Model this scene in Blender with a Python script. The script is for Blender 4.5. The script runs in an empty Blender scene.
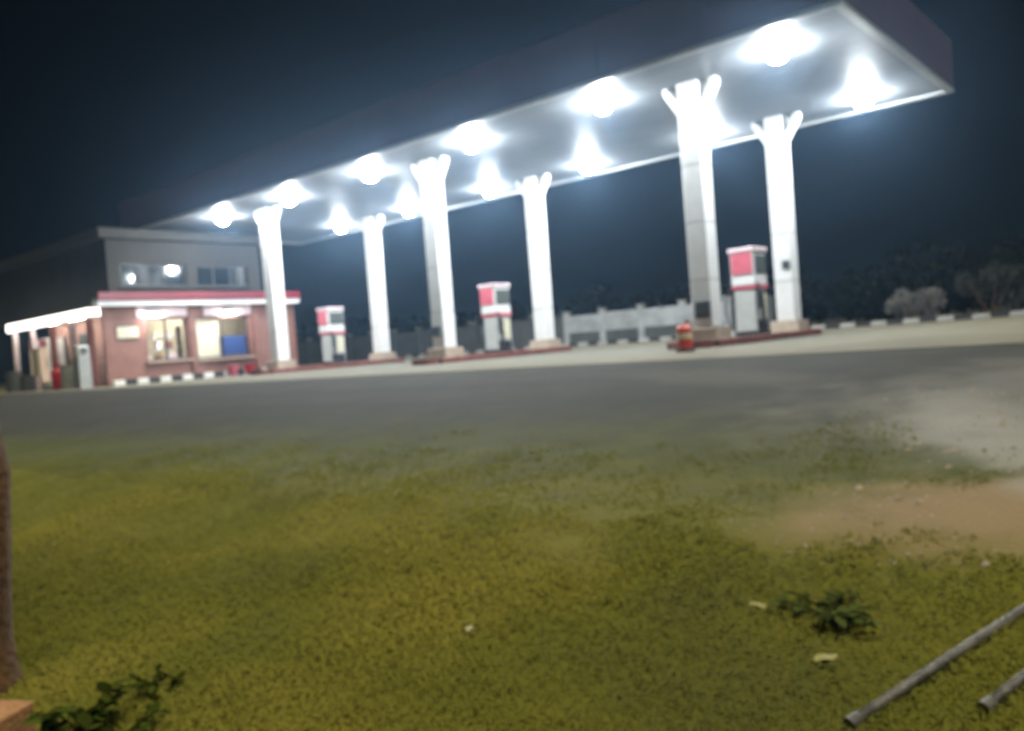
import bpy, math, random
import numpy as np
from mathutils import Vector, Matrix

random.seed(7); rng = np.random.default_rng(7)
sc = bpy.context.scene
COL = sc.collection

# ------------------------------------------------------------------ camera
CAM = Vector((23.804, -15.831, 0.442))
YAW, PITCH, ROLL, FPX = -0.7073, -0.0292, -0.0789, 810.9
cam_d = bpy.data.cameras.new("camera"); cam = bpy.data.objects.new("camera", cam_d); COL.objects.link(cam)
fw = Vector((math.sin(YAW)*math.cos(PITCH), math.cos(YAW)*math.cos(PITCH), math.sin(PITCH)))
rt = Vector((math.cos(YAW), -math.sin(YAW), 0)); up = rt.cross(fw)
r2 = rt*math.cos(ROLL) + up*math.sin(ROLL); u2 = -rt*math.sin(ROLL) + up*math.cos(ROLL)
M = Matrix.Identity(4)
for i in range(3):
    M[i][0], M[i][1], M[i][2], M[i][3] = r2[i], u2[i], -fw[i], CAM[i]
cam.matrix_world = M
cam_d.sensor_width = 36; cam_d.lens = 36*FPX/1024; cam_d.clip_start = 0.05; cam_d.clip_end = 1500
cam_d.dof.use_dof = True; cam_d.dof.focus_distance = 0.5; cam_d.dof.aperture_fstop = 8.2   # the phone missed focus
sc.camera = cam

# ------------------------------------------------------------------ night sky, broad sun lamp standing in for an unseen warm lamp behind the camera, exposure
SUN_EL, SUN_AZ = math.radians(72), math.radians(98)      # azimuth from +Y clockwise: light arrives from +X
w = bpy.data.worlds.new("World"); sc.world = w; w.use_nodes = True
nt = w.node_tree; bg = nt.nodes["Background"]
sky = nt.nodes.new("ShaderNodeTexSky"); sky.sky_type = 'NISHITA'; sky.sun_disc = False
sky.sun_elevation = SUN_EL; sky.sun_rotation = SUN_AZ
nt.links.new(sky.outputs[0], bg.inputs[0]); bg.inputs[1].default_value = 0.0002
sun_d = bpy.data.lights.new("sun", 'SUN'); sun_d.energy = 3.6; sun_d.angle = math.radians(35); sun_d.color = (1, .90, .62)  # stands in for the unseen warm lamp behind the camera
sun = bpy.data.objects.new("sun", sun_d); COL.objects.link(sun)
sdir = Vector((math.sin(SUN_AZ)*math.cos(SUN_EL), math.cos(SUN_AZ)*math.cos(SUN_EL), math.sin(SUN_EL)))
sun.rotation_euler = sdir.to_track_quat('Z', 'Y').to_euler(); sun.location = (30, -20, 40)
vs = sc.view_settings; vs.view_transform = 'Standard'; vs.look = 'None'; vs.exposure = 0; vs.gamma = 1; vs.use_curve_mapping = False
sc.render.engine = 'CYCLES'
cy = sc.cycles
cy.use_denoising = True; cy.max_bounces = 6; cy.diffuse_bounces = 3; cy.glossy_bounces = 3; cy.volume_bounces = 0
cy.transparent_max_bounces = 8; cy.sample_clamp_indirect = 4; cy.caustics_reflective = False; cy.caustics_refractive = False
LAMP = 690.0          # radiance of the canopy lamp lenses

# ------------------------------------------------------------------ helpers
class MB:
    def __init__(s): s.v = []; s.f = []
    def box(s, x0, x1, y0, y1, z0, z1, b=0.0):
        """box, optionally with chamfered vertical and horizontal edges"""
        if b <= 0:
            n = len(s.v)
            s.v += [(x0,y0,z0),(x1,y0,z0),(x1,y1,z0),(x0,y1,z0),(x0,y0,z1),(x1,y0,z1),(x1,y1,z1),(x0,y1,z1)]
            s.f += [tuple(n+i for i in q) for q in ((0,3,2,1),(4,5,6,7),(0,1,5,4),(1,2,6,5),(2,3,7,6),(3,0,4,7))]
            return s
        def ring(e, z):
            n = len(s.v)
            X0,X1,Y0,Y1 = x0+e,x1-e,y0+e,y1-e
            c = b
            s.v += [(X0+c,Y0,z),(X1-c,Y0,z),(X1,Y0+c,z),(X1,Y1-c,z),(X1-c,Y1,z),(X0+c,Y1,z),(X0,Y1-c,z),(X0,Y0+c,z)]
            return n
        R = [ring(b, z0), ring(0, z0+b), ring(0, z1-b), ring(b, z1)]
        for a, c in zip(R, R[1:]):
            for i in range(8): s.f.append((a+i, a+(i+1)%8, c+(i+1)%8, c+i))
        s.f.append(tuple(R[0]+i for i in range(7,-1,-1))); s.f.append(tuple(R[3]+i for i in range(8)))
        return s
    def tube(s, pts, r, n=8, cap=True):
        pts = [Vector(p) for p in pts]; rs = r if isinstance(r, (list, tuple)) else [r]*len(pts)
        base = len(s.v)
        for i, p in enumerate(pts):
            t = (pts[min(i+1,len(pts)-1)] - pts[max(i-1,0)]).normalized()
            a = t.cross(Vector((0,0,1)) if abs(t.z) < .9 else Vector((1,0,0))).normalized(); c = t.cross(a)
            for k in range(n):
                q = p + (a*math.cos(2*math.pi*k/n) + c*math.sin(2*math.pi*k/n))*rs[i]; s.v.append(tuple(q))
        for i in range(len(pts)-1):
            for k in range(n):
                A = base+i*n+k; B = base+i*n+(k+1)%n
                s.f.append((A, B, B+n, A+n))
        if cap:
            s.f.append(tuple(base+k for k in range(n-1,-1,-1))); s.f.append(tuple(base+(len(pts)-1)*n+k for k in range(n)))
        return s
    def lathe(s, cx, cy, prof, n=12):
        base = len(s.v)
        for r, z in prof:
            for k in range(n): s.v.append((cx+r*math.cos(2*math.pi*k/n), cy+r*math.sin(2*math.pi*k/n), z))
        for i in range(len(prof)-1):
            for k in range(n):
                A = base+i*n+k; B = base+i*n+(k+1)%n
                s.f.append((A, B, B+n, A+n))
        s.f.append(tuple(base+k for k in range(n-1,-1,-1))); s.f.append(tuple(base+(len(prof)-1)*n+k for k in range(n)))
        return s
    def prism(s, poly, axis, a0, a1):
        """poly = 2-D points; axis 'x' -> (y,z), 'y' -> (x,z), 'z' -> (x,y)"""
        n = len(poly); base = len(s.v)
        for a in (a0, a1):
            for p, q in poly: s.v.append({'x':(a,p,q),'y':(p,a,q),'z':(p,q,a)}[axis])
        s.f.append(tuple(base+i for i in range(n-1,-1,-1))); s.f.append(tuple(base+n+i for i in range(n)))
        for i in range(n): s.f.append((base+i, base+(i+1)%n, base+n+(i+1)%n, base+n+i))
        return s
    def mesh(s, name):
        m = bpy.data.meshes.new(name); m.from_pydata(s.v, [], s.f); m.validate(); m.update()
        import bmesh
        b = bmesh.new(); b.from_mesh(m); bmesh.ops.recalc_face_normals(b, faces=b.faces); b.to_mesh(m); b.free()
        return m
    def build(s, name, mat, parent=None, loc=(0,0,0), smooth=False):
        return link(name, s.mesh(name), mat, parent, loc, smooth)

def link(name, me, mat, parent=None, loc=(0,0,0), smooth=False):
    if mat and not me.materials: me.materials.append(mat)
    if smooth:
        for p in me.polygons: p.use_smooth = True
    o = bpy.data.objects.new(name, me); COL.objects.link(o); o.location = loc
    if parent: o.parent = parent
    return o
def thing(name, label, cat, loc=(0,0,0), rz=0, group=None):
    o = bpy.data.objects.new(name, None); COL.objects.link(o); o.location = loc; o.rotation_euler = (0,0,rz); o.empty_display_size = .2
    return tag(o, label, cat, group)
def tag(o, label, cat, group=None):
    o['label'] = label; o['category'] = cat
    if group: o['group'] = group
    return o
def struct(o): o['kind'] = 'structure'; return o
def stuff(o): o['kind'] = 'stuff'; return o
def copy_tree(o, parent=None):
    c = o.copy(); COL.objects.link(c)
    if parent: c.parent = parent
    for ch in [x for x in o.children]: copy_tree(ch, c)
    return c

def mat(name, c, rough=.6, var=.25, scale=6, metal=0, bump=0.0, bscale=60, c2=None, spec=.5, emit=None, es=0):
    m = bpy.data.materials.new(name); m.use_nodes = True; t = m.node_tree; p = t.nodes["Principled BSDF"]
    p.inputs["Roughness"].default_value = rough; p.inputs["Metallic"].default_value = metal
    p.inputs["Specular IOR Level"].default_value = spec
    tc = t.nodes.new("ShaderNodeTexCoord"); n = t.nodes.new("ShaderNodeTexNoise")
    n.inputs["Scale"].default_value = scale; n.inputs["Detail"].default_value = 6; n.inputs["Roughness"].default_value = .65
    t.links.new(tc.outputs["Object"], n.inputs["Vector"])
    r = t.nodes.new("ShaderNodeValToRGB"); r.color_ramp.elements[0].position = .3; r.color_ramp.elements[1].position = .7
    a = [max(0, x*(1-var)) for x in c]; b = c2 or [min(1, x*(1+var)) for x in c]
    r.color_ramp.elements[0].color = (*a, 1); r.color_ramp.elements[1].color = (*b, 1)
    t.links.new(n.outputs[0], r.inputs[0]); t.links.new(r.outputs[0], p.inputs["Base Color"])
    if bump:
        n2 = t.nodes.new("ShaderNodeTexNoise"); n2.inputs["Scale"].default_value = bscale; n2.inputs["Detail"].default_value = 4
        t.links.new(tc.outputs["Object"], n2.inputs["Vector"])
        bp = t.nodes.new("ShaderNodeBump"); bp.inputs["Strength"].default_value = bump; bp.inputs["Distance"].default_value = .02
        t.links.new(n2.outputs[0], bp.inputs["Height"]); t.links.new(bp.outputs[0], p.inputs["Normal"])
    if emit:
        p.inputs["Emission Color"].default_value = (*emit, 1); p.inputs["Emission Strength"].default_value = es
    return m

WHITE = mat("white_paint", (.74,.74,.72), .45, .06, 2.5, bump=.05)
CLAD = mat("column_cladding", (.76,.75,.72), .5, .1, 2.2, bump=.12, c2=(.84,.84,.83))
SOFF = mat("soffit_sheet", (.15,.16,.167), .55, .12, 1.2, spec=.35)
DEEPRED = mat("deep_red_strip", (.16,.008,.02), .4, .15, 2)
MAROON = mat("maroon_fascia", (.045,.004,.007), .5, .25, 1.5)
RED = mat("red_enamel", (.42,.02,.035), .35, .12, 4)
PINKRED = mat("faded_red_panel", (.56,.12,.16), .4, .2, 4)
PALE = mat("pale_trim", (.70,.58,.60), .45, .1, 5)
GREY = mat("grey_metal", (.30,.31,.30), .45, .15, 5, bump=.05)
LGREY = mat("light_grey_enamel", (.45,.46,.44), .45, .12, 5)
DGREY = mat("dark_grey", (.07,.075,.075), .5, .25, 6)
BLACK = mat("black_rubber", (.015,.015,.016), .6, .3, 8)
CREAM = mat("cream_panel", (.62,.58,.42), .5, .1, 4)
CONC = mat("concrete", (.33,.31,.26), .85, .22, 3, bump=.3, bscale=30)
PLINTH = mat("plinth_plaster", (.42,.34,.26), .8, .2, 4, bump=.3, bscale=25)
BROWNRED = mat("red_oxide_kerb", (.17,.055,.04), .7, .3, 3, bump=.2)
TERRA = mat("terracotta_tile", (.225,.105,.08), .55, .2, 2.5, bump=.1)
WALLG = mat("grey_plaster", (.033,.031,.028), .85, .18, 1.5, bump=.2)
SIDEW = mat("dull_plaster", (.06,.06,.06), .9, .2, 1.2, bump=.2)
PINKW = mat("pinkish_plaster", (.40,.24,.20), .8, .15, 2)
FRAME = mat("window_frame", (.05,.05,.055), .4, .2, 6, metal=.5)
GLASS = mat("dark_glass", (.012,.018,.022), .06, .2, 2, spec=.8)
BLUE = mat("blue_poster", (.02,.05,.17), .4, .15, 3)
KWHITE = mat("kerb_white", (.62,.61,.57), .7, .2, 6, bump=.15)
KBLACK = mat("kerb_black", (.02,.02,.022), .7, .3, 6, bump=.15)
WHITEWALL = mat("whitewash", (.42,.43,.43), .9, .3, 1.4, bump=.2)
GREYWALL = mat("grey_wall", (.10,.105,.10), .9, .25, 1.2, bump=.2)
BARK = mat("bark", (.12,.060,.025), .9, .45, 9, bump=1.0, bscale=22)
CLAY = mat("fired_clay", (.34,.17,.075), .85, .22, 12, bump=.5, bscale=60)
PIPE = mat("galvanised_pipe", (.08,.08,.095), .5, .4, 7, metal=.3, c2=(.19,.185,.19), bump=.3, bscale=90)
TEAL = mat("dark_door", (.025,.04,.045), .5, .2, 3)
LAMPM = mat("lamp_lens", (.8,.8,.8), .4, .02, emit=(.90,.96,1.0), es=LAMP)
TUBEM = mat("tube_light", (.8,.8,.8), .4, .02, emit=(1,.93,.82), es=140)
SPOTM = mat("shop_spot_lens", (.8,.8,.8), .4, .02, emit=(1,.88,.88), es=190)
LITSIGN = mat("backlit_fascia", (.7,.7,.7), .4, .05, emit=(1,.96,.88), es=3.2)
def leafmat(name, c, var=.5, trans=.25):
    m = bpy.data.materials.new(name); m.use_nodes = True; t = m.node_tree; p = t.nodes["Principled BSDF"]
    a = t.nodes.new("ShaderNodeAttribute"); a.attribute_name = "tint"
    r = t.nodes.new("ShaderNodeValToRGB"); e = r.color_ramp.elements
    e[0].color = (*[x*(1-var) for x in c], 1); e[1].color = (*[x*(1+var) for x in c], 1)
    t.links.new(a.outputs["Fac"], r.inputs[0]); t.links.new(r.outputs[0], p.inputs["Base Color"])
    p.inputs["Roughness"].default_value = .65; p.inputs["Specular IOR Level"].default_value = .0
    tr = t.nodes.new("ShaderNodeBsdfTranslucent"); mx = t.nodes.new("ShaderNodeMixShader"); mx.inputs[0].default_value = trans
    t.links.new(r.outputs[0], tr.inputs[0]); t.links.new(p.outputs[0], mx.inputs[1]); t.links.new(tr.outputs[0], mx.inputs[2])
    t.links.new(mx.outputs[0], t.nodes["Material Output"].inputs[0])
    return m

# ------------------------------------------------------------------ terrain
EDGE = -6.0
def terr(x, y):
    x = np.asarray(x, float); y = np.asarray(y, float)
    d = np.clip(EDGE - y, 0, 10.5)
    z = -.112*d
    k = np.clip((d-3.2)/2, 0, 1)*np.clip(1-(np.abs(x-18)-30)/20, 0, 1)
    z = z + k*(.014*np.sin(1.7*x+.6*y) + .011*np.sin(2.9*y-1.3*x+1) + .008*np.sin(5.3*x+3.7*y))
    return z
def T(x, y): return float(terr(x, y))
def grid(name, xs, ys, dz, m, tuck=None):
    X, Y = np.meshgrid(xs, ys); Z = terr(X, Y) + dz
    if tuck is not None: Z -= .06*np.clip((tuck+.5-Y)/.5, 0, 1)       # near edge sinks under the turf
    nx, ny = len(xs), len(ys)
    V = np.stack([X.ravel(), Y.ravel(), Z.ravel()], 1)
    i = np.arange(nx-1)[None,:] + nx*np.arange(ny-1)[:,None]; i = i.ravel()
    F = np.stack([i, i+1, i+nx+1, i+nx], 1)
    me = bpy.data.meshes.new(name); me.from_pydata(V.tolist(), [], F.tolist()); me.update()
    return struct(link(name, me, m, None, smooth=True))

def ground_mat(name, base, spots, nscale=1.2, bump=.4, edge=None):
    """base = ramp of (pos,colour); spots = [(x,y,rx,ry,angle,colour,amount)] worn, stained and painted-reflection patches; edge=(y0,y1,colour) soft change of ground colour"""
    m = bpy.data.materials.new(name); m.use_nodes = True; t = m.node_tree; L = t.links.new; p = t.nodes["Principled BSDF"]
    p.inputs["Roughness"].default_value = .9; p.inputs["Specular IOR Level"].default_value = .2
    g = t.nodes.new("ShaderNodeNewGeometry")
    n = t.nodes.new("ShaderNodeTexNoise"); n.inputs["Scale"].default_value = nscale; n.inputs["Detail"].default_value = 8; n.inputs["Roughness"].default_value = .65
    L(g.outputs["Position"], n.inputs["Vector"])
    r = t.nodes.new("ShaderNodeValToRGB"); r.color_ramp.elements[0].position = base[0][0]; r.color_ramp.elements[0].color = (*base[0][1],1)
    r.color_ramp.elements[1].position = base[-1][0]; r.color_ramp.elements[1].color = (*base[-1][1],1)
    for q, c in base[1:-1]: e = r.color_ramp.elements.new(q); e.color = (*c,1)
    L(n.outputs[0], r.inputs[0]); col = r.outputs[0]
    n3 = t.nodes.new("ShaderNodeTexNoise"); n3.inputs["Scale"].default_value = 2.4; n3.inputs["Detail"].default_value = 6
    L(g.outputs["Position"], n3.inputs["Vector"])
    def mathn(op, a, b):
        q = t.nodes.new("ShaderNodeMath"); q.operation = op
        for k, v in ((0,a),(1,b)):
            if isinstance(v, (int,float)): q.inputs[k].default_value = v
            else: L(v, q.inputs[k])
        return q.outputs[0]
    wob = mathn('MULTIPLY', mathn('SUBTRACT', n3.outputs[0], .5), 2.0)
    def mixc(f, c):
        nonlocal col
        mx = t.nodes.new("ShaderNodeMix"); mx.data_type = 'RGBA'; L(f, mx.inputs[0]); L(col, mx.inputs[6]); mx.inputs[7].default_value = (*c,1); col = mx.outputs[2]
    def smooth(v, a, b):
        q = t.nodes.new("ShaderNodeMapRange"); q.interpolation_type = 'SMOOTHSTEP'; L(v, q.inputs[0]); q.inputs[1].default_value = a; q.inputs[2].default_value = b
        return q.outputs[0]
    sx = t.nodes.new("ShaderNodeSeparateXYZ"); L(g.outputs["Position"], sx.inputs[0])
    for ed in (edge if isinstance(edge, list) else [edge] if edge else []):
        f = smooth(mathn('ADD', mathn('SUBTRACT', sx.outputs[1], mathn('MULTIPLY', mathn('SUBTRACT', sx.outputs[0], 18.5), .11)), mathn('MULTIPLY', wob, 1.3)), ed[0], ed[1]); mixc(f, ed[2])
    for (x,y,rx,ry,a,c,am) in spots:
        dx = mathn('SUBTRACT', sx.outputs[0], x); dy = mathn('SUBTRACT', sx.outputs[1], y)
        u = mathn('DIVIDE', mathn('ADD', mathn('MULTIPLY', dx, math.cos(a)), mathn('MULTIPLY', dy, math.sin(a))), rx)
        v = mathn('DIVIDE', mathn('SUBTRACT', mathn('MULTIPLY', dy, math.cos(a)), mathn('MULTIPLY', dx, math.sin(a))), ry)
        d = mathn('SQRT', mathn('ADD', mathn('MULTIPLY', u, u), mathn('MULTIPLY', v, v)), 0)
        d = mathn('ADD', d, mathn('MULTIPLY', wob, .5))
        f = mathn('MULTIPLY', smooth(d, 1.25, .35), am); mixc(f, c)
    L(col, p.inputs["Base Color"])
    n2 = t.nodes.new("ShaderNodeTexNoise"); n2.inputs["Scale"].default_value = 35; n2.inputs["Detail"].default_value = 5; L(g.outputs["Position"], n2.inputs["Vector"])
    bp = t.nodes.new("ShaderNodeBump"); bp.inputs["Strength"].default_value = bump; bp.inputs["Distance"].default_value = .03
    L(n2.outputs[0], bp.inputs["Height"]); L(bp.outputs[0], p.inputs["Normal"])
    return m
GLARE_SPOTS = [(22.95,-11.3,1.1,.62,.35,(.31,.21,.155),.55), (22.6,-9.5,1.3,.55,-1.1,(.34,.345,.355),.85), (23.45,-10.45,.55,.7,0,(.30,.30,.29),.7), (23.8,-8.4,3.0,2.0,.3,(.15,.15,.15),.75)]  # pale and pinkish window reflection painted into the ground colour
TRACKS = [(15.5,-7.4,7,.28,.05,(.022,.022,.022),.6), (14.5,-8.6,6,.25,.03,(.024,.024,.023),.5), (7,-7.6,3,.5,.4,(.02,.02,.02),.5), (19.5,-7.3,1.6,.5,-.3,(.075,.072,.062),.6)]
SOIL = ground_mat("grassy_soil", [(.3,(.085,.085,.010)),(.5,(.115,.112,.012)),(.7,(.140,.128,.018))], GLARE_SPOTS, 1.3, .5, edge=(9,11.5,(.030,.031,.026)))  # ground colour turns darker beyond the forecourt
TARM = ground_mat("worn_tarmac", [(.3,(.025,.026,.023)),(.7,(.041,.040,.035))], TRACKS+GLARE_SPOTS, 1.6, .35, edge=[(-8.6,-11.0,(.062,.068,.018)), (-10.6,-12.3,(.112,.108,.013))])
FORE = ground_mat("forecourt_concrete", [(.25,(.105,.10,.077)),(.5,(.135,.128,.10)),(.75,(.17,.16,.13))], [(9,-3.5,3,.7,.1,(.12,.12,.11),.5),(15,-4,2,.6,-.2,(.13,.125,.11),.5),(3,2.2,2.5,.8,.1,(.1,.1,.09),.5)], .9, .2)
def axis(lo, hi, segs):
    out = [lo]
    for a, st in segs:
        n = max(1, round((a-out[-1])/st)); out += list(np.linspace(out[-1], a, n+1)[1:])
    return np.array(out)
grid("ground", axis(-150, 150, [(0,10),(6,1.5),(30,.2),(60,3),(150,10)]), axis(-150, 150, [(-20,10),(-17,.5),(-9,.15),(-5,.3),(20,3),(150,13)]), -.022, SOIL)
grid("driveway", axis(-60, 70, [(0,4),(6,.8),(28,.2),(70,4)]), axis(-12.4, -5.9, [(-5.9,.15)]), 0.004, TARM, -12.4)
b = MB()
for i in range(-4, 12):
    for j in range(5):
        x0, y0 = -4.0+0+4*i, -5.95+3.9*j
        b.box(x0+.006, x0+3.994, y0+.006, y0+3.894, -.10, .012)
struct(b.build("forecourt", FORE))

# ------------------------------------------------------------------ canopy
X0, X1, Y0, Y1, ZS = -6.6, 19.55, -1.95, 5.95, 5.55
cp = thing("station_canopy", "long flat petrol station canopy with maroon fascia and glaring white soffit", "canopy", (6.5, 2, 0))
def ch(o): o.parent = cp; o.location = (o.location[0]-6.5, o.location[1]-2, o.location[2]); return o
b = MB(); n = 14
for i in range(n):                                     # soffit sheets run the length, laid side by side with fine seams
    ya = Y0+.16 + (Y1-Y0-.32)*i/n; yb = Y0+.16 + (Y1-Y0-.32)*(i+1)/n
    for k in range(4):
        xa = X0+.16 + (X1-X0-.32)*k/4; xb = X0+.16 + (X1-X0-.32)*(k+1)/4
        b.box(xa+.004, xb-.004, ya+.006, yb-.006, ZS, ZS+.03)
ch(b.build("soffit", SOFF))
ch(MB().box(X0+.1, X1-.1, Y0+.1, Y1-.1, ZS+.1, ZS+1.0).build("roof_deck", GREY))
# bottom trim (light metal edge) and maroon fascia boards on the four sides
for nm, a in (("edge_trim", (X0, X1, Y0, Y0+.15)), ("edge_trim", (X0, X1, Y1-.15, Y1)), ("edge_trim", (X1-.15, X1, Y0+.152, Y1-.152)), ("edge_trim", (X0, X0+.15, Y0+.152, Y1-.152))):
    ch(MB().box(*a, ZS-.05, ZS+.03).build(nm, GREY))
for a in ((X0, X1, Y0, Y0+.10), (X0, X1, Y1-.10, Y1), (X1-.10, X1, Y0+.102, Y1-.102), (X0, X0+.10, Y0+.102, Y1-.102)):
    bb = MB(); L = a[1]-a[0]; Wd = a[3]-a[2]
    if L > Wd:
        k = max(1, round(L/2.4))
        for i in range(k): bb.box(a[0]+L*i/k+.003, a[0]+L*(i+1)/k-.003, a[2], a[3], ZS+.032, ZS+1.15)
    else:
        k = max(1, round(Wd/2.4))
        for i in range(k): bb.box(a[0], a[1], a[2]+Wd*i/k+.003, a[2]+Wd*(i+1)/k-.003, ZS+.032, ZS+1.15)
    ch(bb.build("fascia", MAROON))

# lamps under the soffit
ordn = ["leftmost", "second from the left", "third from the left", "third from the right", "second from the right", "rightmost"]
lm = lh = lr = None
S2, LX, LY = 3.953, -1.83, (-.6, 4.48)
for row, yy in enumerate(LY):
    for i in range(6):
        t = thing("canopy_lamp", f"glaring white lamp, {ordn[i]} in the {'front' if row==0 else 'back'} row under the canopy", "lamp", (LX+S2*i, yy, ZS), 0, "lamps under the canopy")
        if lm is None:
            lh = MB().box(-.24,.24,-.24,.24,-.06,-.002,.012).mesh("housing"); lh.materials.append(GREY)
            lm = MB().lathe(0,0,[(.06,-.27),(.15,-.23),(.20,-.15),(.205,-.10),(.20,-.062)],12).mesh("lens"); lm.materials.append(LAMPM)
        link("housing", lh, None, t); link("lens", lm, None, t, smooth=True)

# ------------------------------------------------------------------ pump islands, columns, dispensers
CX = [0, 7.907, 15.813]; CY = [0, 4.489]
side = ["left", "middle", "right"]
proto = None
for i in range(3):
    if proto is None:
        t = thing("pump_island", "", "island", (CX[i], 0, 0), 0, "raised pump islands under the canopy")
        ya, yb = -.75, 5.05
        MB().box(-.46,.46, ya+.06, yb-.06, -.08, .148, .02).build("island_top", CONC, t)
        k = 10
        for s in (-1, 1):
            for q in range(k):
                a = ya + (yb-ya)*q/k; c = ya + (yb-ya)*(q+1)/k
                MB().box(min(s*.46,s*.60), max(s*.46,s*.60), a+.004, c-.004, -.08, .165+.004*((q*7)%3), .018).build("kerb_stone", BROWNRED, t)
        for yy in (ya, yb):
            MB().prism([(.46*math.cos(a), .34*math.sin(a)*(1 if yy>0 else -1)) for a in np.linspace(0, math.pi, 9)], 'z', -.08, .17).build("rounded_end", BROWNRED, t, (0,yy,0))
        proto = t
    else:
        t = copy_tree(proto); t.location = (CX[i],0,0)
    t['label'] = f"{side[i]} pump island, red brown kerb around a raised concrete strip"

proto = None
for j in range(2):
    for i in range(3):
        if proto is None:
            t = thing("canopy_column", "", "column", (CX[i], CY[j], 0), 0, "white canopy columns")
            MB().box(-.36,.36,-.36,.36,.12,.42,.02).build("plinth", PLINTH, t)
            MB().box(-.205,.205,-.205,.205,.42,ZS-.002).build("core", GREY, t)
            zs = [.425, 1.42, 2.62, 3.82, 5.0]
            for a, c in zip(zs, zs[1:]):
                MB().box(-.23,.23,-.23,.23,a+.008,c-.008,.012).build("cladding_panel", CLAD, t)
            for (dx, dy) in ((1,0),(-1,0)):
                m = MB()
                pl = [(.215,4.90),(.27,4.90),(.60,5.42),(.60,ZS-.004),(.50,ZS-.004),(.215,5.14)]
                if dx: m.prism([(dx*p,z) for p,z in pl], 'y', -.12, .12)
                else: m.prism([(dy*p,z) for p,z in pl], 'x', -.09, .09)
                m.build("bracket", WHITE, t)
            MB().box(-.222,.222,-.222,.222,5.0,ZS-.003).build("neck", WHITE, t)
            proto = t
        else:
            t = copy_tree(proto); t.location = (CX[i], CY[j], 0)
        t['label'] = f"{'front' if j==0 else 'back'} white canopy column of the {side[i]} pump island"
o = thing("meter_box", "dark grey box low on the front column of the right island", "box", (CX[2]+.0, CY[0], 0))
MB().box(-.10,.22,-.34,-.231,.62,.98,.01).build("case", DGREY, o); MB().box(-.07,.19,-.348,-.341,.66,.94).build("door", DGREY, o)
o = thing("meter_box", "dark grey box low on the front column of the middle island", "box", (CX[1], CY[0], 0))
MB().box(-.16,.14,-.33,-.231,.75,1.02,.01).build("case", DGREY, o); MB().box(-.13,.11,-.338,-.331,.78,.99).build("door", DGREY, o)
o = thing("switch_box", "small dark switch box at head height on the back column of the right island", "switch", (CX[2], CY[1], 0))
MB().box(.02,.20,-.31,-.231,1.72,1.93,.008).build("case", DGREY, o); MB().box(.07,.15,-.322,-.311,1.77,1.87).build("toggle", BLACK, o)

proto = None
for i in range(3):
    if proto is None:
        t = thing("fuel_dispenser", "", "fuel pump", (CX[i], 2.25, .148), 0, "fuel dispensers on the pump islands")
        MB().box(-.29,.29,-.34,.34,0,.10,.01).build("plinth", BLACK, t)
        MB().box(-.25,.25,-.32,.32,.10,1.06,.015).build("cabinet", LGREY, t)
        MB().box(.251,.262,-.02,.27,.42,.98,.004).build("service_panel", CREAM, t)
        MB().box(.251,.262,-.28,.27,.12,.36,.004).build("kick_panel", BLACK, t)
        MB().box(-.30,.30,-.35,.35,1.07,1.16,.012).build("shelf_band", PINKRED, t)
        MB().box(-.28,.28,-.37,.33,1.165,1.36,.012).build("mid_band", WHITE, t)
        MB().box(-.28,.28,-.37,.33,1.365,1.92,.012).build("head", WHITE, t)
        MB().box(-.25,.25,-.396,-.372,1.42,1.90,.006).build("end_panel", PINKRED, t)
        MB().box(.282,.296,-.30,.30,1.42,1.84,.005).build("display_bezel", DGREY, t)
        for q in range(3): MB().box(.297,.303,-.20,.22,1.70-.11*q,1.78-.11*q).build("readout", mat("readout_glass", (.11,.13,.11), .15, .1, 8), t)
        MB().box(-.32,.32,-.40,.36,1.925,2.03,.012).build("cap_trim", PALE, t)
        for s in (-1, 1):
            nz = MB().box(s*.262-.03 if s>0 else -.322, .322 if s>0 else s*.262+.03, -.24,-.12,.62,1.02,.01).build("nozzle_holster", DGREY, t)
            MB().tube([(s*.33,-.18,.98),(s*.36,-.18,.84),(s*.34,-.18,.70)], [.022,.026,.014], 6).build("nozzle", BLACK, nz)
            pts = [(s*.30,-.28,1.20),(s*.42,-.34,1.0),(s*.46,-.36,.6),(s*.42,-.30,.22),(s*.38,-.22,.35),(s*.36,-.18,.68)]
            P = [Vector(p) for p in pts]; sm = []
            for q in range(len(P)-1):
                p0,p1,p2,p3 = P[max(q-1,0)],P[q],P[q+1],P[min(q+2,len(P)-1)]
                for u in np.linspace(0,1,5)[:-1]:
                    sm.append(.5*((2*p1)+(-p0+p2)*u+(2*p0-5*p1+4*p2-p3)*u*u+(-p0+3*p1-3*p2+p3)*u**3))
            sm.append(P[-1])
            MB().tube(sm, .024, 6).build("hose", BLACK, t)
        proto = t
    else:
        t = copy_tree(proto); t.location = (CX[i], 2.25, .148)
    t['label'] = f"red and grey fuel dispenser between the columns of the {side[i]} island"

o = thing("bollard", "short red bollard with a pale band on the forecourt just before the right island", "bollard", (16.70, -2.70, .012))
MB().lathe(0,0,[(.17,0),(.17,.05),(.13,.06)],16).build("foot", BLACK, o)
ORANGE = mat("orange_red_paint", (.55,.06,.03), .4, .15, 5)
MB().lathe(0,0,[(.13,.06),(.13,.24)],16).build("post", ORANGE, o); MB().lathe(0,0,[(.133,.24),(.133,.34)],16).build("band", CREAM, o)
MB().lathe(0,0,[(.13,.34),(.13,.43),(.09,.48),(.03,.49)],16).build("cap", ORANGE, o)
o = thing("bollard", "thin brown bollard close behind the red one on the right island", "bollard", (15.62, -.52, .150))
MB().lathe(0,0,[(.06,0),(.06,.42),(.04,.46)],10).build("post", BROWNRED, o); MB().lathe(0,0,[(.063,.30),(.063,.38)],10).build("band", CREAM, o)

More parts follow.
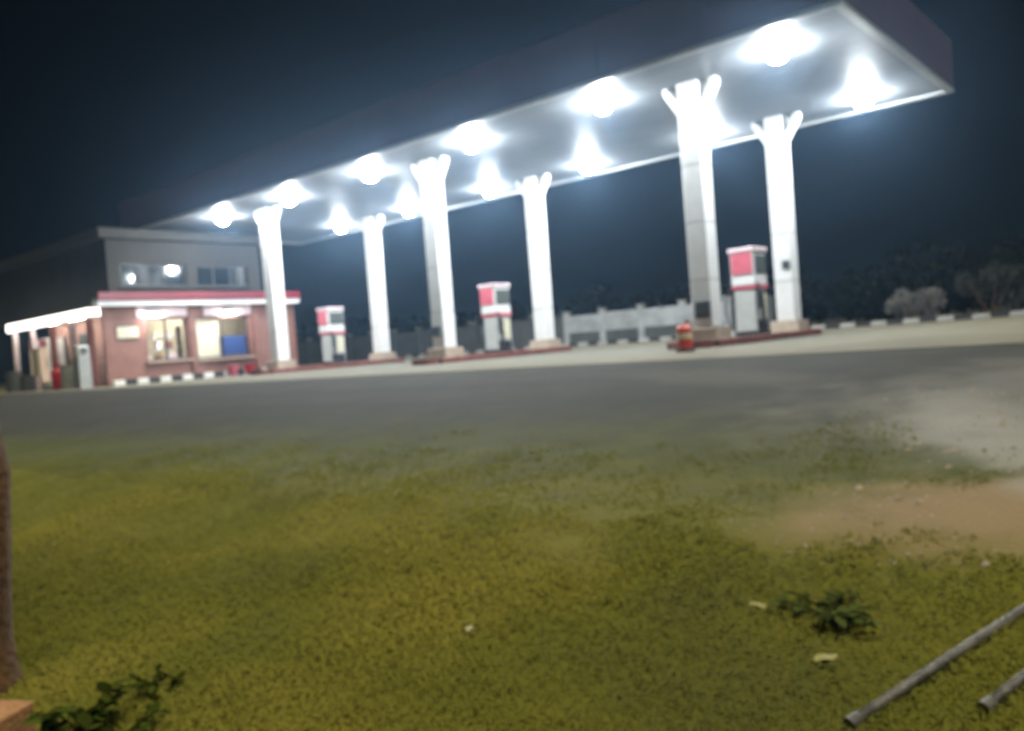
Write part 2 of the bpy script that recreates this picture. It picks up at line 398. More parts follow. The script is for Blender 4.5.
# ------------------------------------------------------------------ sales building at the left end
XF = -4.6
bd = thing("station_office", "two storey station office with red fascia strip and lit shop windows", "building", (-8, 0, 0))
def bp_(mb, name, m, parent=None): 
    o = mb.build(name, m, None)
    if parent is None: o.parent = bd; o.location = (8, 0, 0)
    else: o.parent = parent
    return o
def wall_open(mb, xa, xb, ya, yb, za, zb, ops):
    """wall in a y-z plane with rectangular openings sharing one z range each, sorted by y"""
    y = ya
    for (a, c, d, e) in ops:
        mb.box(xa, xb, y, a, za, zb); mb.box(xa, xb, a, c, za, d); mb.box(xa, xb, a, c, e, zb); y = c
    mb.box(xa, xb, y, yb, za, zb); return mb
# upper storey
UP = [(-3.02,-.62,3.42,4.22), (-.22,1.92,3.42,4.22)]
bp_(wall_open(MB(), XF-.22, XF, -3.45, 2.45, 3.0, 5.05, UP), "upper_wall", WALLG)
bp_(MB().box(-16, XF-.222, -3.45, -3.25, 2.72, 5.05), "upper_side_wall", SIDEW)
bp_(MB().box(-16, XF-.222, 2.25, 2.45, 2.72, 5.05), "upper_side_wall", SIDEW)
bp_(MB().box(-16.2, XF+.25, -3.75, 2.7, 5.052, 5.40), "roof_slab", WALLG)
for (a, c, d, e) in UP:
    wn = MB(); t_ = .06
    wn.box(XF-.16, XF-.08, a+.002, c-.002, d+.002, d+t_); wn.box(XF-.16, XF-.08, a+.002, c-.002, e-t_, e-.002)
    wn.box(XF-.16, XF-.08, a+.002, a+t_, d+t_, e-t_); wn.box(XF-.16, XF-.08, c-t_, c-.002, d+t_, e-t_)
    for q in (1, 2): yy = a+(c-a)*q/3; wn.box(XF-.158, XF-.082, yy-.025, yy+.025, d+t_, e-t_)
    fr = bp_(wn, "window", FRAME)
    for q in range(3):
        y0_ = a+(c-a)*q/3+.03; y1_ = a+(c-a)*(q+1)/3-.03
        bp_(MB().box(XF-.13, XF-.12, y0_, y1_, d+t_, e-t_), "pane", GLASS, fr)
    bp_(MB().box(XF-.04, XF+.08, a-.08, c+.08, d-.075, d-.005), "sill", WALLG)
# ground floor
LOW = [(-2.30,-.78,.78,2.28), (-.42,1.76,.72,2.25)]
bp_(wall_open(MB(), XF-.25, XF-.02, -3.6, 3.9, 0, 2.70, LOW), "lower_wall", TERRA)
bp_(MB().box(-12, XF-.252, 3.68, 3.9, 0, 2.70), "lower_side_wall", SIDEW)
bp_(MB().box(-12, -11.78, -2.4, 3.67, 0, 2.70), "rear_wall", SIDEW)
bp_(MB().box(-12, XF-.252, -3.24, 3.9, 2.702, 2.99), "floor_slab", CREAM)
for yy in (-3.7, -.60, 2.05): bp_(MB().box(XF-.02, XF+.10, yy-.12, yy+.12, 0, 2.698, .015), "pilaster", TERRA)
for (a, c, d, e) in LOW:
    wn = MB(); t_ = .05
    wn.box(XF-.18, XF-.10, a+.002, c-.002, d+.002, d+t_); wn.box(XF-.18, XF-.10, a+.002, c-.002, e-t_, e-.002)
    wn.box(XF-.18, XF-.10, a+.002, a+t_, d+t_, e-t_); wn.box(XF-.18, XF-.10, c-t_, c-.002, d+t_, e-t_)
    yy = (a+c)/2; wn.box(XF-.178, XF-.102, yy-.02, yy+.02, d+t_, e-t_)
    fr = bp_(wn, "shop_window", FRAME)
    bp_(MB().box(XF-.02, XF+.14, a-.1, c+.1, d-.09, d-.02), "sill", PLINTH)
for a, c in ((-2.62,-.74), (-.10,1.90)): bp_(MB().box(XF-.018, XF+.03, a, c, 2.32, 2.69, .006), "lamp_catch_board", PALE)  # boards added to catch lamp light and whiten the wall under the awning
# red fascia and white soffit strip over the shop front
bp_(MB().box(XF-.02, XF+.42, -4.05, 3.92, 2.72, 2.90), "awning_strip", WHITE)
bp_(MB().box(XF+.42, XF+.50, -4.05, 3.92, 2.90, 3.18, .01), "red_fascia", DEEPRED)
bp_(MB().box(XF+.002, XF+.418, -4.05, 3.92, 2.902, 2.99), "awning_top", GREY)
# inside
bp_(MB().box(XF-2.6, XF-2.5, -2.3, 3.6, 0, 2.70), "inner_wall", CREAM)
tag(MB().box(XF-.235, XF-.215, .62, 1.70, .80, 1.52).build("poster", BLUE), "blue poster in the right shop window of the office", "poster")
tag(MB().box(XF-.235, XF-.215, -.36, .58, .78, 2.18).build("blind", CREAM), "cream blind in the right shop window beside the blue poster", "blind")
o = thing("wall_board", "cream board on the tiled wall left of the left shop window", "sign board", (XF-.015, -2.95, 0))
MB().box(0,.03,-.38,.36,1.62,2.02,.006).build("board", CREAM, o); MB().box(0,.036,-.41,.39,2.023,2.06).build("rail", FRAME, o); MB().box(0,.036,-.41,.39,1.58,1.617).build("rail", FRAME, o)
o = thing("display_shelf", "shelf of pale goods behind the left shop window", "shelf", (XF-.75, -1.5, 0))
for z in (.75, 1.15, 1.55): MB().box(-.2,.2,-.7,.75,z,z+.03).build("shelf_board", GREY, o)
for y in (-.72,.77): MB().box(-.2,.2,y-.02,y+.02,0,2.0).build("side_panel", GREY, o)
for k in range(9):
    z = (.78, 1.18, 1.58)[k%3]; y = -.55 + .48*(k//3) + random.uniform(-.06,.06); h = random.uniform(.16,.32); hw = random.uniform(.08,.16)
    q = MB().box(-.12,.12,-hw,hw,0,h,.01).build("goods_box", (WHITE, CREAM, PALE, TERRA)[k%4], None, (XF-.75, -1.5+y, z))
    tag(q, f"{('white','cream','pale pink','brown')[k%4]} carton on the {('bottom','middle','top')[k%3]} board of the window shelf, {('left','middle','right')[k//3]}", "carton", "cartons on the window shelf")
for nm, yy in (("left", -2.02), ("right", .92)):
    o = thing("shop_lamp", f"small glaring lamp over the {nm} shop window of the office", "lamp", (XF+.12, yy, 2.42), 0, "lamps over the shop windows")
    MB().box(-.14,.0,-.03,.03,.02,.08).build("arm", GREY, o); MB().box(-.03,.16,-.24,.24,.0,.12,.02).build("housing", WHITE, o)
    MB().box(-.01,.15,-.22,.22,-.05,-.002,.01).build("lens", SPOTM, o)
# ceiling light in the shop
o = thing("ceiling_tube", "lit ceiling tube inside the office shop", "lamp", (XF-1.2, .4, 2.62)); MB().box(-.06,.06,-1.2,1.2,.03,.078).build("batten", WHITE, o)
MB().tube([(0,-1.15,0),(0,1.15,0)], .03, 6).build("tube", TUBEM, o)

# side veranda with lit fascia
vr = thing("side_veranda", "low veranda with bright lit fascia along the office's dark side", "veranda", (-8.4, -4.2, 0))
def vp(mb, name, m): o = mb.build(name, m, None); o.parent = vr; o.location = (8.4, 4.2, 0); return o
vp(MB().box(-12.2, XF-.07, -4.2, -3.46, 2.56, 2.70), "roof_slab", WHITE)
vp(MB().box(-12.2, -8.0, -4.27, -4.202, 2.36, 2.68, .01), "lit_fascia", LITSIGN); vp(MB().box(-7.97, XF-.09, -4.27, -4.202, 2.40, 2.68, .01), "lit_fascia", LITSIGN)
vp(MB().box(XF-.068, XF-.01, -4.27, -3.75, 2.42, 2.69, .01), "lit_fascia", LITSIGN)
vp(MB().box(-12.2, XF-.26, -2.62, -2.41, 0, 2.55), "back_wall", PINKW)
vp(MB().box(-12.2, XF-.07, -3.455, -2.40, 2.56, 2.70), "ceiling", WHITE)
for x in (-12, -10.1, -8.2, -6.4, -4.95): vp(MB().box(x-.09, x+.09, -4.15, -3.97, 0, 2.36, .01), "post", {-12:PALE,-10.1:PALE,-8.2:BROWNRED,-6.4:PALE,-4.95:BROWNRED}[x])
for x in (-11.2, -8.9, -6.3): 
    dr = vp(MB().box(x-.5, x+.5, -2.68, -2.622, 0, 2.05, .005), "door", TEAL)
    MB().box(x+.36,x+.42,-2.72,-2.682,.95,1.1).build("handle", GREY, dr)
for k, (a, c) in enumerate(((-11.7,-10.3),(-9.7,-8.4),(-7.6,-6.2))):
    o = thing("tube_lamp", f"lit tube under the veranda roof, {('farthest left','middle one','nearest the shop front')[k]}", "lamp", ((a+c)/2, -3.7, 2.5), 0, "tube lamps of the veranda")
    h = (c-a)/2; MB().box(-h,h,-.04,.04,.02,.058).build("batten", WHITE, o); MB().tube([(-h+.05,0,-.005),(h-.05,0,-.005)], .022, 6).build("tube", TUBEM, o)
o = thing("gas_cylinder", "red gas cylinder standing before the veranda posts", "gas cylinder", (-6.75, -4.55, 0))
MB().lathe(0,0,[(.17,0),(.2,.06),(.2,.62),(.15,.74),(.06,.78)],14).build("body", RED, o, smooth=True); MB().lathe(0,0,[(.11,.78),(.12,.92)],10).build("collar", RED, o); MB().lathe(0,0,[(.04,.79),(.03,.9)],8).build("valve", GREY, o)
ADDED_GLOW = mat("added_glow_front", (.6,.55,.5), .3, .1, 6, emit=(1,.72,.50), es=.55)  # invented glowing surface, added to brighten the veranda
for x, lb in ((-10.75, "glowing fridge added to brighten the veranda, the one farther from the shop front"), (-9.75, "glowing fridge added to brighten the veranda, the one nearer the shop front")):
    o = thing("added_glow_fridge", lb, "fridge", (x, -3.55, 0), 0, "glowing fridges added to brighten the veranda")
    MB().box(-.38,.38,-.30,.30,.08,1.95,.015).build("cabinet", WHITE, o); MB().box(-.34,.34,-.325,-.302,.32,1.62,.005).build("added_glow_panel", ADDED_GLOW, o)
    MB().box(-.37,.37,-.32,-.302,1.66,1.93,.005).build("header", PINKRED, o); MB().box(-.34,.34,-.27,.27,0,.078).build("base", BLACK, o); MB().box(.27,.30,-.36,-.327,.8,1.2,.004).build("handle", GREY, o)
o = thing("notice_stand", "beige notice board on legs before the veranda's far half", "notice board", (-8.75, -4.5, 0))
for x in (-.26,.26): MB().box(x-.02,x+.02,-.02,.02,0,.55).build("leg", GREY, o)
MB().box(-.30,.30,-.03,.03,.55,1.5,.008).build("board", CREAM, o); MB().box(-.33,.33,-.036,.036,1.503,1.55).build("top_rail", TERRA, o)
o = thing("ice_chest", "pale grey ice chest against the veranda back wall near the corner", "ice chest", (-5.45, -3.1, 0))
MB().box(-.4,.4,-.3,.3,.06,.82,.02).build("tub", PALE, o); MB().box(-.42,.42,-.32,.32,.823,.92,.02).build("lid", WHITE, o); MB().box(-.36,.36,-.28,.28,0,.058).build("base", BLACK, o)
for k, (x, z) in enumerate(((-7.45,0),(-7.45,.27),(-7.45,.54),(-7.95,0),(-7.95,.27))):
    o = thing("crate", "red drinks crate, " + ("bottom of the stack of three","middle of the stack of three","top of the stack of three","bottom of the stack of two","top of the stack of two")[k] + " on the veranda", "crate", (x, -3.2, z), 0, "red crates on the veranda")
    for a in ((-.2,.2,-.15,-.135),(-.2,.2,.135,.15),(-.2,-.185,-.133,.133),(.185,.2,-.133,.133)): MB().box(*a,.012,.25).build("side_panel", RED, o)
    MB().box(-.2,.2,-.15,.15,0,.01).build("bottom", RED, o)
    for x2 in (-.13,-.04,.05,.13): MB().lathe(x2,0,[(.03,.012),(.03,.16),(.012,.22),(.012,.265)],8).build("bottle", TEAL, o)
o = thing("air_machine", "grey tyre inflator cabinet at the office corner", "machine", (-4.75, -4.5, 0))
MB().box(-.22,.22,-.2,.2,0,1.1,.015).build("cabinet", GREY, o); MB().box(-.2,.2,-.18,.18,1.1,1.45,.03).build("head", WHITE, o); MB().box(.222,.232,-.12,.12,1.16,1.38).build("dial", DGREY, o)
MB().tube([(.1,-.2,.9),(.14,-.32,.6),(.1,-.3,.2),(.2,-.26,.05),(.3,-.3,.04)], .018, 6).build("hose", BLACK, o)
for k, (x, y, hh, m, lb) in enumerate(((-5.6,-4.6,.85,GREY,"tall grey drum before the veranda near the office corner"), (-10.6,-4.7,.8,DGREY,"dark drum before the veranda at far left"), (-9.4,-4.6,.6,DGREY,"short dark drum before the veranda left of the red gas cylinder"))):
    o = thing("oil_drum", lb, "drum", (x, y, 0), 0, "drums before the veranda")
    MB().lathe(0,0,[(.27,0),(.28,.02),(.27,.04),(.27,hh*.33),(.28,hh*.35),(.27,hh*.37),(.27,hh*.65),(.28,hh*.67),(.27,hh*.69),(.27,hh-.03),(.28,hh-.015),(.27,hh)],16).build("barrel", m, o)
    MB().lathe(.12,.05,[(.04,hh),(.04,hh+.025)],8).build("bung", BLACK, o)
for k, (y, m, lb) in enumerate(((.25,PINKRED,"faded red bucket on the kerb side, left of the bright red bucket"),(.95,RED,"bright red bucket standing before the kerb under the blue poster"))):
    o = thing("fire_bucket", lb, "bucket", (XF+1.15, y, 0), 0, "red buckets under the shop window")
    MB().lathe(0,0,[(.14,0),(.20,.40),(.19,.40),(.13,.02)],12).build("pail", m, o); MB().tube([(-.195,0,.39),(-.12,0,.48),(0,0,.52),(.12,0,.48),(.195,0,.39)], .008, 5).build("handle", GREY, o)

# ------------------------------------------------------------------ painted kerbs and boundary wall
def kerb(label, pts, L, h, w, gap=.012, start=0, white=None):
    o = thing("painted_kerb", label, "kerb", pts[0])
    a, c = Vector(pts[0]), Vector(pts[1]); n = int((c-a).length/L); d = (c-a).normalized(); ang = math.atan2(d.y, d.x)
    me = []
    for m in (white or KWHITE, KBLACK):
        q = MB().box(gap/2, L-gap/2, -w/2, w/2, -.05, h, .015).mesh("kerb_stone"); q.materials.append(m); me.append(q)
    for k in range(n):
        p = link("kerb_stone", me[(k+start)%2], None, o, tuple(d*(L*k))); p.rotation_euler = (0,0,ang+random.uniform(-.01,.01)); p.location.z += random.uniform(-.008,.008)
    return o
kerb("black and white kerb beneath the office shop front", ((XF+.85, -4.0, 0), (XF+.85, 2.6, 0)), .40, .20, .2)
kerb("black and white kerb along the far edge of the forecourt", ((-12, 13.75, 0), (33, 13.75, 0)), .52, .16, .2, white=mat("darker_kerb_white", (.36,.355,.34), .8, .3, 5, bump=.15))  # far kerb gets a darker white than the near one
bw = thing("boundary_wall", "low boundary wall behind the forecourt, whitewashed near the middle pumps", "wall", (0, 16, 0))
for k in range(20):
    x0 = -31.2 + 2.1*k; white = .2 < x0 < 8.6
    MB().box(x0+.164, x0+2.1-.144, -.07, .07, 0, .62).build("wall_panel", GREYWALL, bw)  # lower panels plain grey in every bay
    MB().box(x0+.164, x0+2.1-.144, -.075, .07, .625, 1.44+.02*((k*5)%3)).build("wall_panel", WHITEWALL if white else GREYWALL, bw)
    MB().box(x0-.14, x0+.16-.004, -.11, .11, 0, 1.62).build("pier", WHITEWALL if .2 < x0 < 10.6 else GREYWALL, bw)
    MB().box(x0-.17, x0+.19, -.14, .14, 1.622, 1.68).build("pier_cap", CONC, bw)

# ------------------------------------------------------------------ foliage helpers
def leaf_cloud(name, pts, size, m, parent=None, loc=(0,0,0), flat=.0, aspect=2.2, kind=None, tint=None):
    n = len(pts); P = np.asarray(pts)
    d = rng.normal(size=(n,3)); d[:,2] = d[:,2]*(1-flat); d /= np.linalg.norm(d,axis=1)[:,None]
    e = rng.normal(size=(n,3)); e -= (e*d).sum(1)[:,None]*d; e /= np.linalg.norm(e,axis=1)[:,None]
    s = size*rng.uniform(.55,1.3,n)[:,None]
    V = np.stack([P-d*s*.5, P+e*s/aspect*.5, P+d*s*.5, P-e*s/aspect*.5], 1).reshape(-1,3)
    me = bpy.data.meshes.new(name); me.vertices.add(4*n); me.vertices.foreach_set("co", V.ravel().astype(np.float32))
    me.loops.add(4*n); me.loops.foreach_set("vertex_index", np.arange(4*n, dtype=np.int32))
    me.polygons.add(n); me.polygons.foreach_set("loop_start", np.arange(0,4*n,4,dtype=np.int32)); me.update(calc_edges=True)
    a = me.attributes.new("tint", 'FLOAT', 'FACE'); a.data.foreach_set("value", (rng.uniform(0,1,n) if tint is None else tint).astype(np.float32))
    o = link(name, me, m, parent, loc)
    if kind: o['kind'] = kind
    return o
def clumps(n, k, ext, spread):
    c = rng.uniform(-1,1,(k,3))*np.array(ext); c[:,2] = np.abs(c[:,2])
    r = rng.uniform(.5,1.2,k)
    i = rng.integers(0,k,n); q = rng.normal(size=(n,3)); q /= np.linalg.norm(q,axis=1)[:,None]
    return c[i] + q*(rng.uniform(.3,1,n)**.5*r[i])[:,None]*spread
DARKLEAF = leafmat("dark_foliage", (.013,.017,.011), .6)
PALELEAF = leafmat("grey_foliage", (.065,.068,.062), .4, .3)
PALEST_LEAF = leafmat("pale_foliage", (.22,.215,.21), .3, .3)  # palest leaf colour, only on the small shrub
GREENLEAF = leafmat("weed_leaf", (.042,.058,.010), .6)
CROWN = leafmat("crown_leaf", (.04,.06,.015), .5)
# far wood behind the wall: one dark mass
P = []
for k in range(150):
    x = rng.uniform(-60, 60); y = rng.uniform(20, 34); h = rng.uniform(1.6, 3.3); r = rng.uniform(1.2, 2.4)
    q = rng.normal(size=(260,3)); q /= np.linalg.norm(q,axis=1)[:,None]; q *= (rng.uniform(.2,1,260)**.4)[:,None]
    q *= np.array([r, r, h*.5]); q[:,2] += h*.55; q[:,0] += x; q[:,1] += y; P.append(q)
stuff(leaf_cloud("distant_trees", np.concatenate(P), .55, DARKLEAF))
# pale grey shrubs at right behind the far kerb
for k, (x, y, ex, ez, lb) in enumerate(((15.7,16.9,.75,.75,"small pale shrub behind the far kerb, left of the taller bushes"), (18.0,17.6,1.2,1.4,"rounded grey bush behind the far kerb, middle one at right"), (20.6,17.4,1.3,1.25,"broad grey bush behind the far kerb at right edge"))):
    o = thing("shrub", lb, "shrub", (x, y, 0), 0, "pale grey bushes beyond the far kerb")
    for s in range(5):
        a = s*1.3; MB().tube([(0,0,0),(.3*ex*math.cos(a),.3*ex*math.sin(a),.4*ez),(.6*ex*math.cos(a),.6*ex*math.sin(a),.95*ez)], [.04,.03,.012], 5).build("stem", BARK, o)
    leaf_cloud("foliage", clumps(1800, 16, (ex,ex*.7,ez), .42)+np.array([0,0,.25]), .16, PALEST_LEAF if k == 0 else PALELEAF, o)

# ------------------------------------------------------------------ foreground
# tree at the left edge
tx, ty = 19.385, -14.703; tz = T(tx,ty)
t = thing("tree", "brown tree trunk at the left edge of the lawn", "tree", (tx,ty,tz))
def lean(z): q = .075*z if z < 1.45 else .109-.30*(z-1.45); return q*1.0, q*.85
m = MB(); prof = [(.235,-.15),(.215,.02),(.185,.10),(.160,.25),(.148,.5),(.142,1.0),(.135,1.8),(.115,2.8),(.09,3.6)]
nseg = 20; base = 0
for r, z in prof:
    for k in range(nseg):
        a = 2*math.pi*k/nseg; rr = r*(1+.07*math.sin(3*a+z*1.1)+.05*math.sin(7*a-2*z)+.03*random.uniform(-1,1))
        m.v.append((rr*math.cos(a)+.02*math.sin(z)+lean(z)[0], rr*math.sin(a)+.02*math.sin(1.7*z)+lean(z)[1], z))
for i in range(len(prof)-1):
    for k in range(nseg): A=i*nseg+k; B=i*nseg+(k+1)%nseg; m.f.append((A,B,B+nseg,A+nseg))
m.build("trunk", BARK, t, smooth=True)
for a, l, h in ((.4,1.1,3.9),(2.2,1.0,4.2),(3.9,1.0,4.0),(5.3,1.1,4.4)):
    e_, f_ = lean(3)
    MB().tube([(e_,f_,3.0),(e_+.45*l*math.cos(a),f_+.45*l*math.sin(a),3.45),(e_+l*math.cos(a),f_+l*math.sin(a),h)], [.08,.05,.02], 7).build("limb", BARK, t)
leaf_cloud("crown", clumps(4000, 22, (1.0,1.0,.9), .45)+np.array([-.55,-.45,4.2]), .14, CROWN, t)
# clay block
bx, by = 20.22, -14.90; bz = T(bx,by)
o = thing("clay_block", "tan fired clay block in the bottom left corner", "block", (bx,by,bz-.02), math.radians(28))
MB().box(-.24,.145,-.2,.115,0,.20,.008).build("body", CLAY, o)
# leafy weeds at bottom left: single leaves on stems
def weed(name, label, x, y, nst, nleaf, L, hmax, mtl, spread):
    o = thing(name, label, "plant", (x,y,T(x,y)), 0)
    for s in range(nst):
        a = rng.uniform(0,2*math.pi); h = hmax*rng.uniform(.5,1); l = spread*rng.uniform(.3,1)
        p0 = Vector((rng.normal()*.04, rng.normal()*.04, -.02)); p2 = Vector((l*math.cos(a), l*math.sin(a), h)); p1 = p0.lerp(p2,.5)+Vector((0,0,h*.2))
        MB().tube([p0,p1,p2], [.006,.005,.003], 5).build("stem", mtl, o)
        for q in range(nleaf):
            u = .35+.65*(q+1)/nleaf; p = (p0*(1-u)**2 + p1*2*u*(1-u) + p2*u*u)
            la = a + rng.uniform(-1.9,1.9); dv = Vector((math.cos(la), math.sin(la), rng.uniform(-.35,.55))).normalized(); sd = dv.cross(Vector((0,0,1))).normalized(); nn = sd.cross(dv)
            ll = L*rng.uniform(.6,1.2); wv = ll*.28; mm = MB(); V = []
            prof = [(0,.04),(.2,.75),(.45,1),(.75,.7),(1,.03)]
            for uu, ww in prof:
                c = p + dv*ll*uu + nn*(-.22*ll*uu*uu); V += [tuple(c-sd*wv*ww+nn*.12*wv*ww), tuple(c), tuple(c+sd*wv*ww+nn*.12*wv*ww)]
            mm.v = V
            for i in range(4):
                for k in (0,1): mm.f.append((i*3+k, i*3+k+1, i*3+k+4, i*3+k+3))
            lf = mm.build("leaf", mtl, o, smooth=True)
            at = lf.data.attributes.new("tint", 'FLOAT', 'FACE'); at.data.foreach_set("value", np.full(len(lf.data.polygons), rng.uniform(0,1)**1.5, np.float32))
    return o
weed("leafy_weed", "dark broad leaved weed beside the clay block at bottom left", 20.42, -14.62, 9, 6, .085, .17, GREENLEAF, .20)
weed("leafy_weed", "low dark weed in the lawn right of the big bottom left weed", 20.36, -14.26, 5, 5, .06, .08, GREENLEAF, .13)
weed("leafy_weed", "dark weed at the bottom edge of the lawn, right of the clay block", 20.66, -14.56, 6, 5, .07, .10, GREENLEAF, .17)
weed("leafy_weed", "dull green weed in the lawn left of the metal pipes", 22.62, -12.62, 8, 7, .07, .08, leafmat("dull_weed", (.06,.08,.025), .4), .26)
# fallen leaves / litter
DRY = mat("dry_leaf", (.27,.26,.10), .7, .2, 30)
for (x, y, s, a, lb) in ((22.73,-12.98,.060,.9,"large pale yellow fallen leaf on the lawn left of the pipes"), (22.33,-12.64,.045,.3,"small dull fallen leaf farther up the lawn than the large one"), (21.29,-13.32,.05,2.0,"small yellow fallen leaf in the middle of the lawn")):
    mm = MB()
    for k, (u, ww) in enumerate(((-.5,.03),(-.25,.28),(.05,.36),(.3,.22),(.5,.02))):
        mm.v += [(u*s*1.5, -ww*s, .012*math.sin(k*1.3)), (u*s*1.5, 0, .004), (u*s*1.5, ww*s, .010+.008*math.cos(k))]
    for i in range(4):
        for k in (0,1): mm.f.append((i*3+k, i*3+k+1, i*3+k+4, i*3+k+3))
    o = mm.build("fallen_leaf", DRY, None, (x,y,T(x,y)+.014), smooth=True); o.rotation_euler = (.12,-.1,a); tag(o, lb, "leaf", "fallen leaves on the lawn")
# two pipes lying on the lawn
for (a, c, lb) in (((22.93,-13.36),(23.36,-12.05), "longer grey metal pipe lying across the lawn at bottom right"), ((23.25,-13.12),(23.50,-12.40), "shorter grey metal pipe at the bottom right corner")):
    p0 = Vector((*a, T(*a)+.012)); p1 = Vector((*c, T(*c)+.012)); mid = p0.lerp(p1,.5); mid.z = T(mid.x,mid.y)+.012
    o = thing("metal_pipe", lb, "pipe", tuple(mid), 0, "pipes lying on the lawn")
    MB().tube([p0-mid, Vector((0,0,0)), p1-mid], .017, 12).build("barrel", PIPE, o, smooth=True)
    d = (p1-p0).normalized(); MB().tube([p0-mid-d*.002, p0-mid+d*.05], .021, 12).build("coupling", PIPE, o)

def vnoise(x, y, sc_, seed):
    g = np.random.default_rng(seed).uniform(0,1,(256,256)); u = x/sc_+100; v = y/sc_+100
    i = np.floor(u).astype(int); j = np.floor(v).astype(int); fu = u-i; fv = v-j; fu = fu*fu*(3-2*fu); fv = fv*fv*(3-2*fv)
    q = lambda a, b_: g[a % 256, b_ % 256]
    return (q(i,j)*(1-fu)+q(i+1,j)*fu)*(1-fv)+(q(i,j+1)*(1-fu)+q(i+1,j+1)*fu)*fv
# lawn: real blades, thickest near the camera, thinning onto the tarmac edge
N = 330000
r = np.exp(rng.uniform(math.log(1.7), math.log(15), N)); th = YAW + rng.uniform(-.95, .95, N)
gx = CAM.x + r*np.sin(th); gy = CAM.y + r*np.cos(th)
pk = np.clip((-9.9 - gy + .11*np.clip(gx-18.5,-14,3) + 2.0*(vnoise(gx,gy,1.1,1)-.5) + 1.5*(vnoise(gx,gy,.38,6)-.5) + .9*(vnoise(gx,gy,.13,7)-.5) + rng.normal(0,.25,N))/2.3, 0, 1)**1.9
for (x,y,rx,ry,a,c_,am) in GLARE_SPOTS[:2]:
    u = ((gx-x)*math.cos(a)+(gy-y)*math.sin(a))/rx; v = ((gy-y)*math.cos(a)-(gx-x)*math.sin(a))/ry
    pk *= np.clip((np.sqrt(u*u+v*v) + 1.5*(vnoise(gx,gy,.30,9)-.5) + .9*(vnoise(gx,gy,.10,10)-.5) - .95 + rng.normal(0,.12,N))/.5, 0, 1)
keep = rng.uniform(0,1,N) < pk
gx, gy, r = gx[keep], gy[keep], r[keep]; n = len(gx); gz = terr(gx, gy) + .002
az = rng.uniform(0, 2*math.pi, n); tall = np.where(rng.uniform(0,1,n) < .02, 2.4, 1.0)*np.clip(.45+.7*vnoise(gx,gy,.75,2)+.5*vnoise(gx,gy,.22,3), .4, 1.7)
h = rng.uniform(.006, .017, n)*tall; wd = np.clip(.0016*r, .0035, .014)*rng.uniform(.7,1.4,n); lean = rng.uniform(.9,2.4,n)*h
dx, dy = np.cos(az), np.sin(az); px, py = -dy, dx
V = np.empty((n,5,3))
V[:,0] = np.stack([gx-px*wd, gy-py*wd, gz], 1); V[:,1] = np.stack([gx+px*wd, gy+py*wd, gz], 1)
V[:,2] = np.stack([gx+px*wd*.7+dx*lean*.35, gy+py*wd*.7+dy*lean*.35, gz+h*.6], 1); V[:,3] = np.stack([gx-px*wd*.7+dx*lean*.35, gy-py*wd*.7+dy*lean*.35, gz+h*.6], 1)
V[:,4] = np.stack([gx+dx*lean, gy+dy*lean, gz+h], 1)
me = bpy.data.meshes.new("lawn_grass"); me.vertices.add(5*n); me.vertices.foreach_set("co", V.ravel().astype(np.float32))
i5 = 5*np.arange(n)[:,None]; li = np.concatenate([i5+np.array([[0,1,2,3]]), i5+np.array([[3,2,4]])], 1).ravel().astype(np.int32)
me.loops.add(7*n); me.loops.foreach_set("vertex_index", li)
ls = np.stack([7*np.arange(n), 7*np.arange(n)+4], 1).ravel().astype(np.int32)
me.polygons.add(2*n); me.polygons.foreach_set("loop_start", ls); me.update(calc_edges=True)
tint = np.clip(.5-.75*np.clip((gy-.11*np.clip(gx-18.5,-14,3)+12.3)/2.4, 0, 1)+.95*(vnoise(gx,gy,1.5,4)-.5)+.65*(vnoise(gx,gy,.55,8)-.5)+.25*(vnoise(gx,gy,.16,5)-.5)+rng.normal(0,.07,n), 0, 1)
a = me.attributes.new("tint", 'FLOAT', 'FACE'); a.data.foreach_set("value", np.repeat(tint,2).astype(np.float32))
lawn_m = leafmat("lawn_blade", (.17,.16,.017), .35, .22)
nt_ = lawn_m.node_tree; gn = nt_.nodes.new("ShaderNodeNewGeometry"); vm = nt_.nodes.new("ShaderNodeMix"); vm.data_type = 'VECTOR'
vm.inputs[0].default_value = .85; vm.inputs[5].default_value = (0,0,1)                 # blade normals lean to the turf's own normal
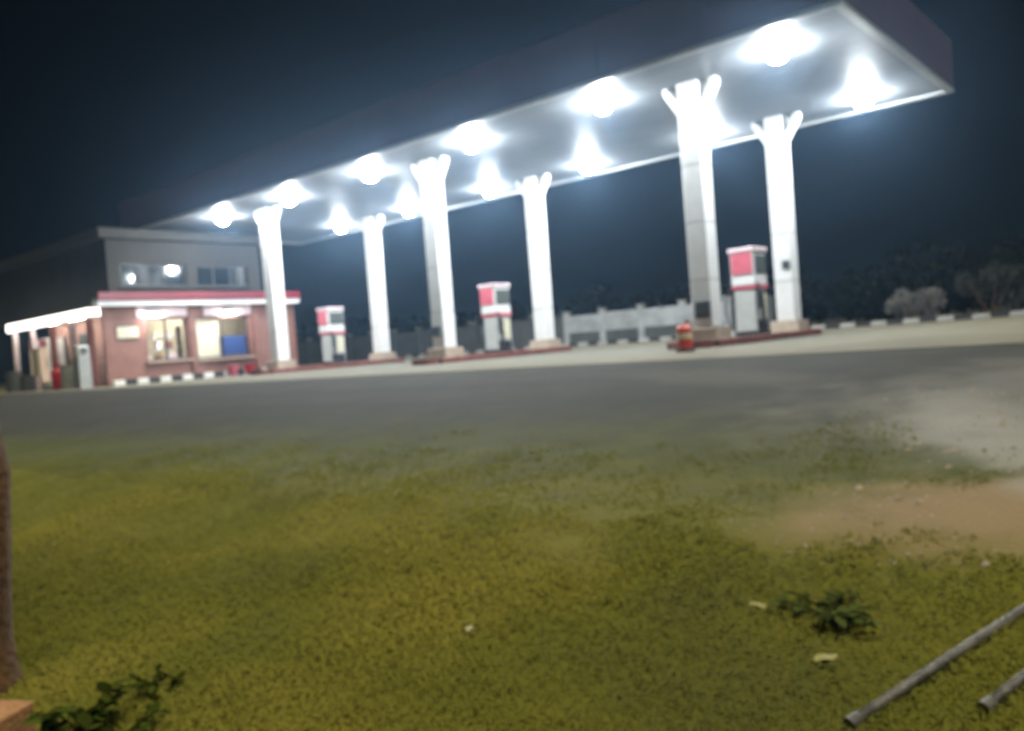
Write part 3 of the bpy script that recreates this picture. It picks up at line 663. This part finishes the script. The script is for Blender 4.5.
nt_.links.new(gn.outputs["Normal"], vm.inputs[4]); nt_.links.new(vm.outputs[1], nt_.nodes["Principled BSDF"].inputs["Normal"])
e_ = [q for q in lawn_m.node_tree.nodes if q.type == 'VALTORGB'][0].color_ramp.elements
e_[0].color = (.115,.125,.038,1); e_[1].color = (.225,.205,.042,1); q = e_.new(.5); q.color = (.150,.155,.031,1)
stuff(link("lawn_grass", me, lawn_m))

# loose stones in the first two painted reflection patches
V = []; F = []
for (x,y,rx,ry,a,c_,am), nn in zip(GLARE_SPOTS[:2], (420, 420)):
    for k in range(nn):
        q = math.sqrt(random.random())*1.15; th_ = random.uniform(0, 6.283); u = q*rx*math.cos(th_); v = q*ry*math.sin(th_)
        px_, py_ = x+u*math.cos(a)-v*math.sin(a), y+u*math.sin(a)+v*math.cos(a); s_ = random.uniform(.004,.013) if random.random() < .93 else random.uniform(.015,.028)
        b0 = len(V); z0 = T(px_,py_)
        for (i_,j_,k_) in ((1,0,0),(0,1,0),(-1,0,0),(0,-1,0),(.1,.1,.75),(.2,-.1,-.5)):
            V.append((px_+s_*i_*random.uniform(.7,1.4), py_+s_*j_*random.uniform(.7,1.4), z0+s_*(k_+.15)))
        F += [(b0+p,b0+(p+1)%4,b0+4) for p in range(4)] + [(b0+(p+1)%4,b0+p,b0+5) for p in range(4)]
me = bpy.data.meshes.new("gravel"); me.from_pydata(V, [], F); me.update()
stuff(link("gravel", me, mat("loose_stone", (.30,.26,.22), .9, .5, 14)))

# ------------------------------------------------------------------ night mist
hz = MB().box(-152,152,-152,152,-2.4,7.6).build("haze", None)
hm = bpy.data.materials.new("haze"); hm.use_nodes = True; t = hm.node_tree; t.nodes.remove(t.nodes["Principled BSDF"])
pv = t.nodes.new("ShaderNodeVolumePrincipled"); pv.inputs["Color"].default_value = (.38,.63,.95,1); pv.inputs["Density"].default_value = .0027; pv.inputs["Anisotropy"].default_value = .84
t.links.new(pv.outputs[0], t.nodes["Material Output"].inputs["Volume"]); hz.data.materials.append(hm); stuff(hz)
